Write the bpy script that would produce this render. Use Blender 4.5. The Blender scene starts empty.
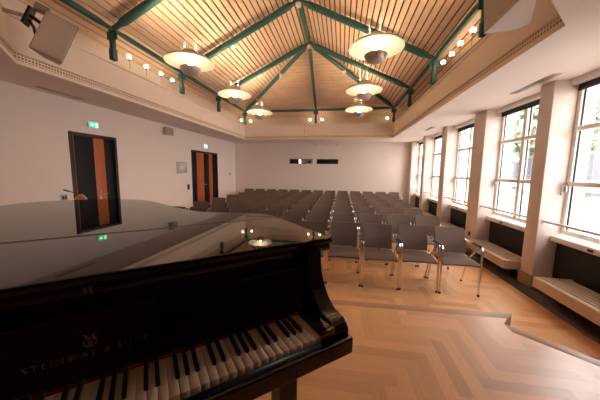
import bpy, bmesh, math, random
from mathutils import Vector, Matrix
random.seed(7)
PI = math.pi
scene = bpy.context.scene
C = scene.collection

# ------------------------------------------------------------------ materials
MATS = {}
def mat(name, col, rough=.5, metal=0., spec=.5, coat=0., emit=None, estr=0., noise=0., nscale=6., bump=0., trans=0., alpha=1., aniso=None):
    m = bpy.data.materials.new(name); m.use_nodes = True
    nt = m.node_tree; b = nt.nodes['Principled BSDF']
    b.inputs['Base Color'].default_value = (*col, 1); b.inputs['Roughness'].default_value = rough
    b.inputs['Metallic'].default_value = metal; b.inputs['Specular IOR Level'].default_value = spec
    b.inputs['Coat Weight'].default_value = coat; b.inputs['Coat Roughness'].default_value = .03
    if trans: b.inputs['Transmission Weight'].default_value = trans
    if emit: b.inputs['Emission Color'].default_value = (*emit, 1); b.inputs['Emission Strength'].default_value = estr
    if noise or bump:
        tc = nt.nodes.new('ShaderNodeTexCoord'); mp = nt.nodes.new('ShaderNodeMapping'); nz = nt.nodes.new('ShaderNodeTexNoise')
        mp.inputs['Scale'].default_value = aniso or (1, 1, 1)
        nz.inputs['Scale'].default_value = nscale; nz.inputs['Detail'].default_value = 4
        nt.links.new(tc.outputs['Object'], mp.inputs['Vector']); nt.links.new(mp.outputs[0], nz.inputs['Vector'])
        if noise:
            mx = nt.nodes.new('ShaderNodeMix'); mx.data_type = 'RGBA'
            mx.inputs[6].default_value = (*[c * (1 - noise) for c in col], 1); mx.inputs[7].default_value = (*[min(1, c * (1 + noise)) for c in col], 1)
            nt.links.new(nz.outputs['Fac'], mx.inputs[0]); nt.links.new(mx.outputs[2], b.inputs['Base Color'])
        if bump:
            bp = nt.nodes.new('ShaderNodeBump'); bp.inputs['Strength'].default_value = bump; bp.inputs['Distance'].default_value = .002
            nt.links.new(nz.outputs['Fac'], bp.inputs['Height']); nt.links.new(bp.outputs[0], b.inputs['Normal'])
    MATS[name] = m
    return m

def parquet(name, dark, light, rough):
    m = mat(name, light, rough)
    nt = m.node_tree; b = nt.nodes['Principled BSDF']
    at = nt.nodes.new('ShaderNodeAttribute'); at.attribute_name = 'tone'
    uv = nt.nodes.new('ShaderNodeUVMap'); mp = nt.nodes.new('ShaderNodeMapping'); mp.inputs['Scale'].default_value = (3, 60, 1)
    nz = nt.nodes.new('ShaderNodeTexNoise'); nz.inputs['Scale'].default_value = 1.; nz.inputs['Detail'].default_value = 5
    nt.links.new(uv.outputs[0], mp.inputs[0]); nt.links.new(mp.outputs[0], nz.inputs['Vector'])
    ad = nt.nodes.new('ShaderNodeMath'); ad.operation = 'MULTIPLY_ADD'; ad.inputs[1].default_value = .55
    nt.links.new(nz.outputs['Fac'], ad.inputs[0])
    m2 = nt.nodes.new('ShaderNodeMath'); m2.operation = 'MULTIPLY'; m2.inputs[1].default_value = .6
    nt.links.new(at.outputs['Fac'], m2.inputs[0]); nt.links.new(m2.outputs[0], ad.inputs[2])
    mx = nt.nodes.new('ShaderNodeMix'); mx.data_type = 'RGBA'
    mx.inputs[6].default_value = (*dark, 1); mx.inputs[7].default_value = (*light, 1)
    nt.links.new(ad.outputs[0], mx.inputs[0]); nt.links.new(mx.outputs[2], b.inputs['Base Color'])
    rz = nt.nodes.new('ShaderNodeTexNoise'); rz.inputs['Scale'].default_value = 2.5
    tc = nt.nodes.new('ShaderNodeTexCoord'); nt.links.new(tc.outputs['Object'], rz.inputs['Vector'])
    mr = nt.nodes.new('ShaderNodeMapRange'); mr.inputs['To Min'].default_value = rough - .06; mr.inputs['To Max'].default_value = rough + .08
    nt.links.new(rz.outputs['Fac'], mr.inputs['Value']); nt.links.new(mr.outputs[0], b.inputs['Roughness'])
    return m

WALL = mat('wall_paint', (.79, .675, .605), .85, noise=.02, nscale=3, bump=.05)
SOFF = mat('ceiling_paint', (.78, .69, .64), .9, noise=.015, nscale=2)
COVE = mat('cornice_paint', (.80, .68, .585), .8, noise=.02, nscale=3)
SLAT = mat('slat_wood', (.82, .60, .44), .5, noise=.14, nscale=3, aniso=(1, 1, 1))
SBACK = mat('slat_backing', (.05, .025, .012), .9, noise=.1)
TEAL = mat('teal_steel', (.034, .135, .140), .45, noise=.12, nscale=5)
OAK = parquet('oak_parquet', (.50, .225, .080), (.80, .425, .18), .36)
OAKS = parquet('oak_stage_parquet', (.50, .215, .070), (.84, .43, .17), .36)
OAKS.node_tree.nodes['Principled BSDF'].inputs['Specular IOR Level'].default_value = .8
OAKS.node_tree.nodes['Principled BSDF'].inputs['Coat Weight'].default_value = .6
OAKS.node_tree.nodes['Principled BSDF'].inputs['Coat Roughness'].default_value = .31
NOSE = mat('oak_nosing', (.40, .21, .10), .35, noise=.2, nscale=5, aniso=(2, 30, 30))
FLSHADE = mat('painted_floor_shade', (.055, .035, .024), .5, noise=.2)  # shadow under the convectors, put into the floor colour
RISER = mat('oak_riser', (.33, .17, .07), .45, noise=.2, nscale=5, aniso=(2, 2, 30))
BASEW = mat('oak_skirting', (.42, .26, .13), .45, noise=.2, nscale=6)
WHITE = mat('white_lacquer', (.80, .765, .735), .4, noise=.02)
WINW = mat('window_paint', (.86, .79, .73), .35, noise=.02)
GASK = mat('black_gasket', (.012, .012, .014), .5, noise=.1)
BLACKP = mat('black_panel_fabric', (.010, .009, .009), .7, noise=.2, nscale=60)
GLASS = mat('clear_glass', (1, 1, 1), 0., spec=.5)
CONV = mat('convector_enamel', (.58, .44, .31), .4, noise=.03)
FAB = mat('grey_fabric', (.155, .103, .080), .9, noise=.12, nscale=140, bump=.3)
CHROME = mat('chrome', (.80, .76, .74), .16, 1., noise=.02)
PADB = mat('black_plastic', (.02, .018, .018), .45, noise=.1)
PIANO = mat('black_lacquer', (.006, .005, .0045), .025, spec=.8, coat=.0, noise=.1)
PIANOS = mat('black_satin', (.008, .0065, .006), .3, spec=.4, noise=.1)
IVORY = mat('ivory_key', (.82, .69, .52), .3, noise=.02)
EBONY = mat('ebony_key', (.006, .0055, .005), .3, noise=.1)
FELT = mat('red_felt', (.32, .02, .02), .95, noise=.2, nscale=80)
BRASS = mat('brass', (.62, .38, .17), .28, 1., noise=.05)
HINGE = mat('dark_brass', (.20, .085, .035), .5, .0, noise=.2)
GOLD = mat('gold_leaf', (.22, .115, .035), .45, .5, noise=.1)
DOORB = mat('anthracite_door', (.010, .010, .012), .55, spec=.2, noise=.15)
DOORF = mat('dark_door_frame', (.018, .010, .009), .45, noise=.2)
DOORO = mat('orange_veneer', (.43, .105, .022), .4, noise=.25, nscale=4, aniso=(6, 6, 1))
GREEN = mat('exit_green', (.02, .45, .2), .5, emit=(.03, .75, .30), estr=.9, noise=.05)
EWHITE = mat('exit_white', (.9, 1, .92), .5, emit=(.75, 1, .82), estr=1.5, noise=.02)
EPALE = mat('exit_pale', (.7, .85, .75), .5, emit=(.62, .95, .75), estr=.9, noise=.02)
BOXG = mat('speaker_grey', (.56, .47, .40), .6, noise=.03, nscale=40)
BOXF = mat('speaker_front', (.74, .63, .54), .7, noise=.04, nscale=120)
BOXD = mat('speaker_grille', (.36, .29, .25), .7, noise=.06, nscale=120)
STEELD = mat('dark_steel', (.03, .028, .028), .4, .6, noise=.1)
STEEL = mat('grey_steel', (.42, .38, .36), .35, .8, noise=.05)
LGREY = mat('pendant_grey', (.55, .49, .46), .4, .3, noise=.05)
DISC = mat('pendant_reflector', (.90, .84, .74), .5, noise=.02)
BULB = mat('lamp_bulb', (1, .9, .7), .3, emit=(1, .78, .5), estr=14, noise=.02)
PBULB = mat('pendant_bulb', (1, .9, .7), .3, emit=(1, .71, .44), estr=60, noise=.02)
UPFILL = mat('added_uplight', (1, .9, .75), .4, emit=(1, .70, .42), estr=400, noise=.02)  # added light source that brightens the slatted roof, not a real pendant part
ADDPANEL = mat('added_dark_panelling', (.16, .075, .035), .5, noise=.25, nscale=4, aniso=(6, 6, .6))  # invented dark finish, keeps the piano's reflections dark
PAPER = mat('notice_paper', (.62, .60, .62), .6, noise=.05, nscale=12)
HOLE = mat('dark_void', (.010, .008, .008), .8, noise=.1)
SCREEN = mat('lit_projector_glass', (.9, .9, .95), .3, emit=(1, .97, .95), estr=1.1, noise=.02)
LECT = mat('lectern_wood', (.50, .23, .085), .4, noise=.25, nscale=6, aniso=(2, 20, 2))
LEAF = mat('tree_leaf', (.27, .31, .22), .8, noise=.4, nscale=3)
BARK = mat('tree_bark', (.16, .11, .08), .9, noise=.3)
RENDER_ = mat('house_render', (.85, .83, .80), .9, noise=.03)
TILE = mat('house_roof_tile', (.024, .021, .029), .7, noise=.3, nscale=8)
PAVE = mat('pale_paving', (.62, .60, .57), .9, noise=.1, nscale=2)
# glass: clear pane that lets light pass and keeps a mirror-like reflection
nt = GLASS.node_tree; nt.nodes.clear()
o_ = nt.nodes.new('ShaderNodeOutputMaterial'); tr = nt.nodes.new('ShaderNodeBsdfTransparent'); gl = nt.nodes.new('ShaderNodeBsdfGlossy')
gl.inputs['Roughness'].default_value = .02; fr = nt.nodes.new('ShaderNodeMath'); fr.operation = 'MULTIPLY_ADD'; fr.inputs[1].default_value = .55; fr.inputs[2].default_value = .05; lw = nt.nodes.new('ShaderNodeLayerWeight'); pw = nt.nodes.new('ShaderNodeMath'); pw.operation = 'POWER'; pw.inputs[1].default_value = 4; nt.links.new(lw.outputs['Facing'], pw.inputs[0]); nt.links.new(pw.outputs[0], fr.inputs[0]); ms = nt.nodes.new('ShaderNodeMixShader')
nt.links.new(fr.outputs[0], ms.inputs[0]); nt.links.new(tr.outputs[0], ms.inputs[1]); nt.links.new(gl.outputs[0], ms.inputs[2]); nt.links.new(ms.outputs[0], o_.inputs[0])
# perforated cornice strip: procedural rows of small dark holes along X and Y
def perforated():
    m = mat('perforated_strip', (.78, .66, .52), .7)
    nt = m.node_tree; b = nt.nodes['Principled BSDF']
    uv = nt.nodes.new('ShaderNodeUVMap'); sp = nt.nodes.new('ShaderNodeSeparateXYZ'); nt.links.new(uv.outputs[0], sp.inputs[0])
    fs = []
    for ax, per in ((0, .036), (1, .038)):
        f = nt.nodes.new('ShaderNodeMath'); f.operation = 'PINGPONG'; f.inputs[1].default_value = per / 2
        nt.links.new(sp.outputs[ax], f.inputs[0])
        l = nt.nodes.new('ShaderNodeMath'); l.operation = 'LESS_THAN'; l.inputs[1].default_value = per * .31
        nt.links.new(f.outputs[0], l.inputs[0]); fs.append(l)
    mu = nt.nodes.new('ShaderNodeMath'); mu.operation = 'MULTIPLY'
    nt.links.new(fs[0].outputs[0], mu.inputs[0]); nt.links.new(fs[1].outputs[0], mu.inputs[1])
    mx = nt.nodes.new('ShaderNodeMix'); mx.data_type = 'RGBA'; mx.inputs[6].default_value = (.78, .66, .52, 1); mx.inputs[7].default_value = (.28, .16, .085, 1)
    nt.links.new(mu.outputs[0], mx.inputs[0]); nt.links.new(mx.outputs[2], b.inputs['Base Color'])
    return m
PERF = perforated()

# ------------------------------------------------------------------ mesh helpers
def add_box(bm, lo, hi, bev=0., M=None, seg=2):
    cx = [(a + b) / 2 for a, b in zip(lo, hi)]; s = [abs(b - a) for a, b in zip(lo, hi)]
    r = bmesh.ops.create_cube(bm, size=1); vs = r['verts']
    for v in vs: v.co = Vector((v.co.x * s[0] + cx[0], v.co.y * s[1] + cx[1], v.co.z * s[2] + cx[2]))
    if bev:
        es = list({e for v in vs for e in v.link_edges})
        rr = bmesh.ops.bevel(bm, geom=es, offset=min(bev, min(s) * .49), segments=seg, affect='EDGES', profile=.5)
        vs = list({v for v in rr['verts']} | {v for v in vs if v.is_valid})
    if M is not None:
        for v in vs: v.co = M @ v.co
    return vs

def add_tube(bm, pts, rad, n=10, caps=True, flat=1.):
    pts = [Vector(p) for p in pts]; rad = rad if isinstance(rad, (list, tuple)) else [rad] * len(pts)
    rings = []; prev = None
    for i, p in enumerate(pts):
        t = (pts[min(i + 1, len(pts) - 1)] - pts[max(i - 1, 0)]).normalized()
        if prev is None:
            a = Vector((0, 0, 1)) if abs(t.z) < .9 else Vector((1, 0, 0))
            u = t.cross(a).normalized()
        else:
            u = (prev - t * prev.dot(t)).normalized()
        prev = u; w = t.cross(u)
        rings.append([bm.verts.new(p + (u * math.cos(2 * PI * k / n) * flat + w * math.sin(2 * PI * k / n)) * rad[i]) for k in range(n)])
    for a, b in zip(rings, rings[1:]):
        for k in range(n): bm.faces.new((a[k], a[(k + 1) % n], b[(k + 1) % n], b[k]))
    if caps: bm.faces.new(rings[0][::-1]); bm.faces.new(rings[-1])

def add_lathe(bm, prof, n=32, c=(0, 0, 0), close=False):
    rings = []
    for r, z in prof:
        if r < 1e-5: rings.append([bm.verts.new((c[0], c[1], c[2] + z))])
        else: rings.append([bm.verts.new((c[0] + r * math.cos(2 * PI * k / n), c[1] + r * math.sin(2 * PI * k / n), c[2] + z)) for k in range(n)])
    for a, b in zip(rings, rings[1:]):
        for k in range(n):
            k2 = (k + 1) % n
            if len(a) == 1 and len(b) == 1: continue
            if len(a) == 1: bm.faces.new((a[0], b[k], b[k2]))
            elif len(b) == 1: bm.faces.new((a[k], b[0], a[k2]))
            else: bm.faces.new((a[k], b[k], b[k2], a[k2]))

def add_prism(bm, poly, z0, z1, bev=0., M=None):
    """extrude a polygon (x, y) from z0 to z1"""
    lo = [bm.verts.new((x, y, z0)) for x, y in poly]; hi = [bm.verts.new((x, y, z1)) for x, y in poly]
    n = len(poly); fs = [bm.faces.new(lo[::-1]), bm.faces.new(hi)]
    fs += [bm.faces.new((lo[i], lo[(i + 1) % n], hi[(i + 1) % n], hi[i])) for i in range(n)]
    vs = lo + hi
    if bev:
        es = list({e for f in fs[:2] for e in f.edges})
        rr = bmesh.ops.bevel(bm, geom=es, offset=bev, segments=2, affect='EDGES', profile=.5)
        vs = list(set(rr['verts']) | {v for v in vs if v.is_valid})
    if M is not None:
        for v in vs: v.co = M @ v.co

def quad(bm, *pts):
    return bm.faces.new([bm.verts.new(p) for p in pts])

def obj(name, bm, m, parent=None, loc=None, smooth=True, ang=40):
    bmesh.ops.recalc_face_normals(bm, faces=bm.faces[:])
    if smooth:
        lim = math.radians(ang)
        for e in bm.edges:
            if len(e.link_faces) != 2: e.smooth = False; continue
            a, c = e.link_faces; q = e.calc_face_angle(0.); ra, rc = a.calc_area() + 1e-12, c.calc_area() + 1e-12
            e.smooth = not (q > lim or (q > .14 and (ra / rc > 6 or rc / ra > 6)))
    me = bpy.data.meshes.new(name); bm.to_mesh(me); bm.free()
    me.materials.append(m)
    if smooth:
        for p in me.polygons: p.use_smooth = True
    o = bpy.data.objects.new(name, me); C.objects.link(o)
    if parent is not None: o.parent = parent
    if loc is not None: o.location = loc
    return o

def tag(o, label, cat, group=None):
    o['label'] = label; o['category'] = cat
    if group: o['group'] = group
    return o
def thing(name, label, cat, loc=(0, 0, 0), rz=0., group=None):
    o = bpy.data.objects.new(name, None); o.empty_display_size = .1; C.objects.link(o)
    o.location = loc; o.rotation_euler = (0, 0, rz)
    return tag(o, label, cat, group)
def structure(o): o['kind'] = 'structure'; return o
def sempty(name):
    o = bpy.data.objects.new(name, None); C.objects.link(o); return structure(o)
def BM(): return bmesh.new()
def boxo(name, lo, hi, m, parent=None, bev=0., loc=None):
    b = BM(); add_box(b, lo, hi, bev); return obj(name, b, m, parent, loc)
def tubeo(name, pts, r, m, parent=None, n=10, loc=None):
    b = BM(); add_tube(b, pts, r, n); return obj(name, b, m, parent, loc)
def latheo(name, prof, m, parent=None, n=32, c=(0, 0, 0), loc=None):
    b = BM(); add_lathe(b, prof, n, c); return obj(name, b, m, parent, loc)
def catmull(P, k=6, closed=False):
    out = []; n = len(P); P = [Vector(p) for p in P]
    for i in range(n if closed else n - 1):
        g = lambda j: P[j % n] if closed else P[max(0, min(n - 1, j))]
        a, b, c, d = g(i - 1), g(i), g(i + 1), g(i + 2)
        for s in range(k):
            t = s / k
            out.append(.5 * ((2 * b) + (c - a) * t + (2 * a - 5 * b + 4 * c - d) * t * t + (3 * b - a - 3 * c + d) * t ** 3))
    if not closed: out.append(P[-1])
    return [tuple(p) for p in out]
def dup(root, loc, label, group=None, rz=None):
    r = root.copy(); C.objects.link(r); r.location = loc; r['label'] = label
    if rz is not None: r.rotation_euler = (0, 0, rz)
    if group: r['group'] = group
    for ch in list(root.children):
        c = ch.copy(); C.objects.link(c); c.parent = r
        for g in list(ch.children):
            d = g.copy(); C.objects.link(d); d.parent = c
    return r

# ------------------------------------------------------------------ room dimensions (metres)
XL, XR, XW, YF, YN, CZ = -4.84, 2.74, 3.05, 11.07, -3.2, 2.873
OL, OR, OY, ON, CH = -3.861, 1.802, 9.84, 2.575, 1.15
LEDGE, EAVE, RIDGE, RX, HUB = 3.46, 3.95, 5.30, -1.03, 7.65
ST = .36   # stage height

# ---- parquet
def clip(poly, conv):
    for i in range(len(conv)):
        a, b = conv[i], conv[(i + 1) % len(conv)]
        side = lambda p: (b[0] - a[0]) * (p[1] - a[1]) - (b[1] - a[1]) * (p[0] - a[0])
        out = []
        for k in range(len(poly)):
            p, q = poly[k], poly[(k + 1) % len(poly)]; sp, sq = side(p), side(q)
            if sp >= 0: out.append(p)
            if sp * sq < 0:
                t = sp / (sp - sq); out.append((p[0] + (q[0] - p[0]) * t, p[1] + (q[1] - p[1]) * t))
        poly = out
        if len(poly) < 3: return None
    return poly
def herringbone(name, regions, z, W, k, m, ox=0., oy=0., split=1):
    L = W * k; bm = BM(); lay = bm.faces.layers.float.new('tone_face'); uvl = bm.loops.layers.uv.new('UVMap')
    xs = [p[0] for r in regions for p in r]; ys = [p[1] for r in regions for p in r]
    x0, x1, y0, y1 = min(xs), max(xs), min(ys), max(ys)
    s0 = int((y0 - oy - L) / W) - 2; s1 = int((y1 - oy + L) / W) + 2
    for s in range(s0, s1):
        base = ox + s * W
        t0 = int((x0 - base - 2 * L) / (2 * L)) - 1; t1 = int((x1 - base) / (2 * L)) + 1
        for t in range(t0, t1 + 1):
            X = base + 2 * L * t; Y = oy + s * W
            for horiz in (True, False):
                for j in range(split):
                    w0, w1 = W * j / split, W * (j + 1) / split
                    if horiz: P = [(X, Y + w0), (X + L, Y + w0), (X + L, Y + w1), (X, Y + w1)]
                    else: P = [(X + L + w0, Y + W - L), (X + L + w1, Y + W - L), (X + L + w1, Y + W), (X + L + w0, Y + W)]
                    if P[2][0] < x0 or P[0][0] > x1 or P[2][1] < y0 or P[0][1] > y1: continue
                    tone = random.random(); du, dv = random.random() * 9, random.random() * 9
                    for r in regions:
                        q = clip(P, r)
                        if not q: continue
                        f = quad(bm, *[(x, y, z) for x, y in q])
                        f[lay] = tone
                        for lp in f.loops:
                            c = lp.vert.co
                            lp[uvl].uv = (c.x + du, c.y + dv) if horiz else (c.y + du, c.x + dv)
    me = bpy.data.meshes.new(name); bm.to_mesh(me)
    at = me.attributes.new('tone', 'FLOAT', 'FACE')
    src = me.attributes['tone_face']
    vals = [d.value for d in src.data]
    at.data.foreach_set('value', vals)
    bm.free(); me.materials.append(m)
    for p in me.polygons:
        if p.normal.z < 0: p.flip()
    o = bpy.data.objects.new(name, me); C.objects.link(o); return o

fl = structure(herringbone('floor', [[(XL, 2.0), (2.53, 2.0), (2.53, YF), (XL, YF)]], 0., .10, 5, OAK, .03, .02))
b = BM(); add_box(b, (XL - .2, YN - .2, -.2), (XW + .6, YF + .4, -.004)); obj('subfloor', b, RISER, fl)
b = BM(); add_box(b, (2.53, YN, -.004), (XW + .1, YF, .004)); obj('floor_shade_strip', b, FLSHADE, fl)  # dark strip painted where the floor lies in the convectors' shade
# ---- stage
A_, B_, C_ = (1.581, 2.469), (1.414, 2.284), (1.806, 1.924)
yfr = lambda x: 2.421 + .0305 * (x + .055)
D_ = (2.40, 2.284 - (2.40 - 1.414) * .918)
out = [(XL, yfr(XL)), A_, B_, D_, (2.40, YN), (XL, YN)][::-1]
stage = sempty('trim_stage')
b = BM(); add_prism(b, out, -.004, ST - .004); obj('riser', b, RISER, stage, smooth=False)
w = .085
reg1 = [(XL, YN), (1.414, YN), (1.414, yfr(1.414) - w), (XL, yfr(XL) - w)]
reg3 = [(1.414, 2.284), (1.581 - w * 1.05, yfr(1.5) - w), (1.414, yfr(1.414) - w)]
dd = .062
reg2 = [(1.414, YN), (2.40, YN), (2.40, D_[1] - w * 1.3), (1.414, 2.284 - w * 1.3)]
sp = herringbone('stage_parquet', [reg1, reg2, reg3], ST, .167, 3, OAKS, .045, 1.617, 2); sp.parent = stage
b = BM(); add_prism(b, [(XL, yfr(XL) - w), (1.581 - w * 1.05, yfr(1.5) - w), (A_[0] + .004, A_[1] + .006), (XL, yfr(XL) + .008)], ST - .03, ST + .0012, .003); obj('nosing', b, NOSE, stage)
b = BM(); add_prism(b, [(1.414, 2.284 - w * 1.3), (2.40, D_[1] - w * 1.3), (2.408, D_[1] + .004), (1.418, 2.292)], ST - .03, ST + .0012, .003); obj('nosing', b, NOSE, stage)

# ---- walls
def wall_grid(name, axis, c, u0, u1, z0, z1, holes, th, m):
    """wall in plane axis=c with rectangular holes (ua,ub,za,zb); thickness th (signed)"""
    us = sorted({u0, u1, *[h[0] for h in holes], *[h[1] for h in holes]}); zs = sorted({z0, z1, *[h[2] for h in holes], *[h[3] for h in holes]})
    bm = BM()
    P = (lambda u, z, d: (c + d, u, z)) if axis == 'x' else (lambda u, z, d: (u, c + d, z))
    for a, a2 in zip(us, us[1:]):
        for z, z2 in zip(zs, zs[1:]):
            um, zm = (a + a2) / 2, (z + z2) / 2
            if any(h[0] < um < h[1] and h[2] < zm < h[3] for h in holes): continue
            for d in (0, th): quad(bm, P(a, z, d), P(a2, z, d), P(a2, z2, d), P(a, z2, d))
    for h in holes:
        ua, ub, za, zb = h
        for (p, q) in (((ua, za), (ub, za)), ((ub, za), (ub, zb)), ((ub, zb), (ua, zb)), ((ua, zb), (ua, za))):
            quad(bm, P(*p, 0), P(*q, 0), P(*q, th), P(*p, th))
    bmesh.ops.remove_doubles(bm, verts=bm.verts[:], dist=1e-4)
    return structure(obj(name, bm, m, smooth=False))
wl = wall_grid('wall_left', 'x', XL, YN, YF, 0, CZ, [(3.87, 4.84, 0, 2.305), (7.62, 9.36, 0, 2.29)], -.25, WALL)
wf = wall_grid('wall_far', 'y', YF, XL - .25, XW + .4, 0, CZ, [(-2.30, -1.27, 1.955, 2.175), (-1.09, -.15, 1.955, 2.175)], .3, WALL)
wn = wall_grid('wall_near', 'y', YN, XL - .25, XW + .4, 0, 5.8, [], -.2, ADDPANEL)  # unseen wall; its dark finish is added to darken reflections in the fallboard
# far right corner pier etc.
PIL = [(3.97, 4.21), (5.56, 6.00), (7.41, 7.72), (9.15, 9.42), (10.78, YF), (2.05, 2.35)]
wr = sempty('wall_right')
boxo('added_panelling', (XR + .03, YN, 0), (XW + .20, 2.05, CZ), ADDPANEL, wr, .004)  # added out of view beside the stage so the piano reflects something dark
for i, (y0, y1) in enumerate(PIL):
    pl = boxo('pilaster', (XR, y0, 0), (XW + .20, y1, CZ), WALL, wr, .008)
    if y0 > -9 and y1 < YF - .02:
        b = BM(); add_box(b, (XR - .014, y0 - .006, 0.), (XR + .2, y1 + .014, .19), .004); obj('skirting', b, BASEW, pl)
bays = [(2.35, 3.97), (4.21, 5.56), (6.00, 7.41), (7.72, 9.15), (9.42, 10.78)]
for y0, y1 in bays:
    boxo('parapet', (XW - .04, y0, 0), (XW + .20, y1, .76), WALL, wr)
boxo('lintel', (XW - .02, YN, 2.80), (XW + .20, YF, CZ + .3), WALL, wr)
for nm, lo, hi in (('baseboard_left', (XL, YN, 0), (XL + .015, 3.87, .08)), ('baseboard_far', (XL, YF - .015, 0), (XR, YF, .08))):
    structure(boxo(nm, lo, hi, WALL, None, .003))
structure(boxo('baseboard_left', (XL, 4.84, 0), (XL + .015, 7.62, .08), WALL, None, .003))

# ---- windows
wnames = {}
for i, (y0, y1) in enumerate(bays[:5]):
    w_ = sempty('window_%d' % (i + 1)); zb, zt = .82, 2.80
    x0, x1 = XW - .03, XW + .045
    fr = BM(); f = .055
    add_box(fr, (x0, y0, zb), (x1, y0 + f, zt), .006); add_box(fr, (x0, y1 - f, zb), (x1, y1, zt), .006)
    add_box(fr, (x0, y0 + f, zb), (x1, y1 - f, zb + .07), .006); add_box(fr, (x0, y0 + f, zt - .05), (x1, y1 - f, zt), .006)
    obj('window_frame', fr, WINW, w_)
    ym = (y0 + y1) / 2
    # sash: outer stiles, mullion, glazing bars, gasket
    s = BM()
    add_box(s, (x0 - .022, ym - .035, zb + .04), (x1 - .01, ym + .035, zt - .03), .006)
    obj('mullion', s, WINW, w_)
    for zz in (1.515, 2.235):
        g = BM(); add_box(g, (x0 - .018, y0 + f - .01, zz - .03), (x1 - .012, ym - .033, zz + .03), .006); obj('glazing_bar', g, WINW, w_)
        g = BM(); add_box(g, (x0 - .018, ym + .033, zz - .03), (x1 - .012, y1 - f + .01, zz + .03), .006); obj('glazing_bar', g, WINW, w_)
    g = BM()
    for (a, c) in ((y0 + f, ym - .035), (ym + .035, y1 - f)):
        add_box(g, (x0 + .026, a, zb + .07), (x0 + .045, a + .008, zt - .05)); add_box(g, (x0 + .026, c - .008, zb + .07), (x0 + .045, c, zt - .05))
    obj('gasket', g, GASK, w_)
    for (a, c) in ((y0 + f, ym - .035), (ym + .035, y1 - f)):
        p = BM(); add_box(p, (x0 + .034, a, zb + .07), (x0 + .040, c, zt - .05)); obj('pane', p, GLASS, w_)
    bl = boxo('blind_cassette', (x0 - .10, y0 + .004, 2.80), (x0 + .03, y1 - .004, CZ - .002), WINW, w_, .006)
    boxo('rolled_blind', (x0 - .03, y0 + .03, 2.715), (x0 - .004, y1 - .03, 2.80), GASK, w_, .006)
    # handle on the far jamb side stile
    h = BM(); add_box(h, (x0 - .030, y1 - .042, 1.40), (x0, y1 - .014, 1.53), .006)
    hb = obj('handle_plate', h, STEEL, w_)
    h = BM(); add_tube(h, [(x0 - .03, y1 - .028, 1.49), (x0 - .065, y1 - .028, 1.49), (x0 - .07, y1 - .03, 1.48), (x0 - .07, y1 - .03, 1.36)], .010, 8); obj('handle', h, STEEL, hb)
    s = BM(); add_box(s, (XW - .135, y0 + .004, .715), (XW - .02, y1 - .004, .79), .006); obj('sill', s, WINW, w_)
    boxo('sill_switch', (XW - .142, y0 + (y1 - y0) * .62, .735), (XW - .132, y0 + (y1 - y0) * .62 + .07, .765), PADB, w_, .002)
    if i < 6: wnames[i] = w_

where = ['nearest the stage', 'second from the stage', 'in the middle of the row', 'second from the far wall', 'beside the far wall']
for i, (y0, y1) in enumerate(bays[:5]):
    t = tag(boxo('black_panel', (XW - .075, y0 + .03, .20), (XW - .042, y1 - .03, .70), BLACKP, None, .004), 'matt black panel under the sill of the window ' + where[i], 'panel', 'black panels under the windows')
    # convector bench: enamelled box with slatted top on brackets
    ya, yb = y0 + (.0 if i else -.15), y1 - (.0 if i else .36)
    if i == 0: ya = 2.365; yb = 3.62
    else: ya, yb = y0 + .02, y1 - .04
    cv = thing('convector', 'cream slatted convector bench floating under the window ' + where[i], 'radiator', (2.66, (ya + yb) / 2, 0), 0, 'convectors along the window wall')
    x0, x1 = 2.52 - 2.66, 2.955 - 2.66; L = (yb - ya) / 2
    k = BM(); add_box(k, (x0, -L, .175), (x0 + .03, L, .31), .006); add_box(k, (x0 + .03, -L, .175), (x1, -L + .02, .305)); add_box(k, (x0 + .03, L - .02, .175), (x1, L, .305)); add_box(k, (x0 + .03, -L + .02, .175), (x1, L - .02, .19))
    obj('housing', k, CONV, cv)
    boxo('slat_shade_block', (x0 + .035, -L + .025, .195), (x1 - .006, L - .025, .272), BLACKP, cv)  # black block stands in for the shade between the slats
    for j in range(7):
        xx = x0 + .055 + j * .055
        k = BM(); add_box(k, (xx - .015, -L + .02, .285), (xx + .015, L - .02, .305), .003); obj('slat', k, CONV, cv)
    for yy in (-L * .75, L * .75):
        k = BM(); add_box(k, (x1 - .22, yy - .02, .0), (x1 - .15, yy + .02, .175)); obj('foot', k, STEELD, cv)
    rl = thing('window_rail', 'white tubular rail across the window ' + where[i], 'rail', (2.80, (y0 + y1) / 2, .985), 0, 'rails across the windows')
    L = (y1 - y0) / 2
    tubeo('tube', [(.02, -L, 0), (.02, L, 0)], .017, WHITE, rl)
    for sgn in (-1, 1):
        latheo_b = BM(); add_tube(latheo_b, [(.02, sgn * (L - .012), 0), (.02, sgn * L, 0)], .034, 16); obj('rosette', latheo_b, WHITE, rl)

# ---- doors in the left wall
def door(n, y0, y1, zt, strips, handle_y):
    d = sempty('door_%d' % n)
    f = BM(); t = .06
    add_box(f, (XL - .14, y0, 0), (XL + .018, y0 + t, zt), .004); add_box(f, (XL - .14, y1 - t, 0), (XL + .018, y1, zt), .004); add_box(f, (XL - .14, y0 + t, zt - t), (XL + .018, y1 - t, zt), .004)
    obj('door_frame', f, DOORF, d)
    for ya, yb, m, dx in strips:
        boxo('door_leaf' if m is DOORB else 'veneer_strip', (XL - .10, ya, .01), (XL - .05 + dx, yb, zt - t), m, d, .003)
    h = BM(); add_box(h, (XL - .052, handle_y - .02, .98), (XL - .035, handle_y + .02, 1.2), .004); hp = obj('handle_plate', h, STEEL, d)
    h = BM(); add_tube(h, [(XL - .04, handle_y, 1.12), (XL + .0, handle_y, 1.12), (XL + .004, handle_y + .13, 1.12)], .010, 8); obj('handle', h, STEEL, hp)
door(1, 3.87, 4.84, 2.305, [(3.93, 4.00, DOORO, .0), (4.00, 4.36, DOORB, .012), (4.36, 4.60, DOORO, 0.), (4.60, 4.78, DOORB, .012)], 4.44)
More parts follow.
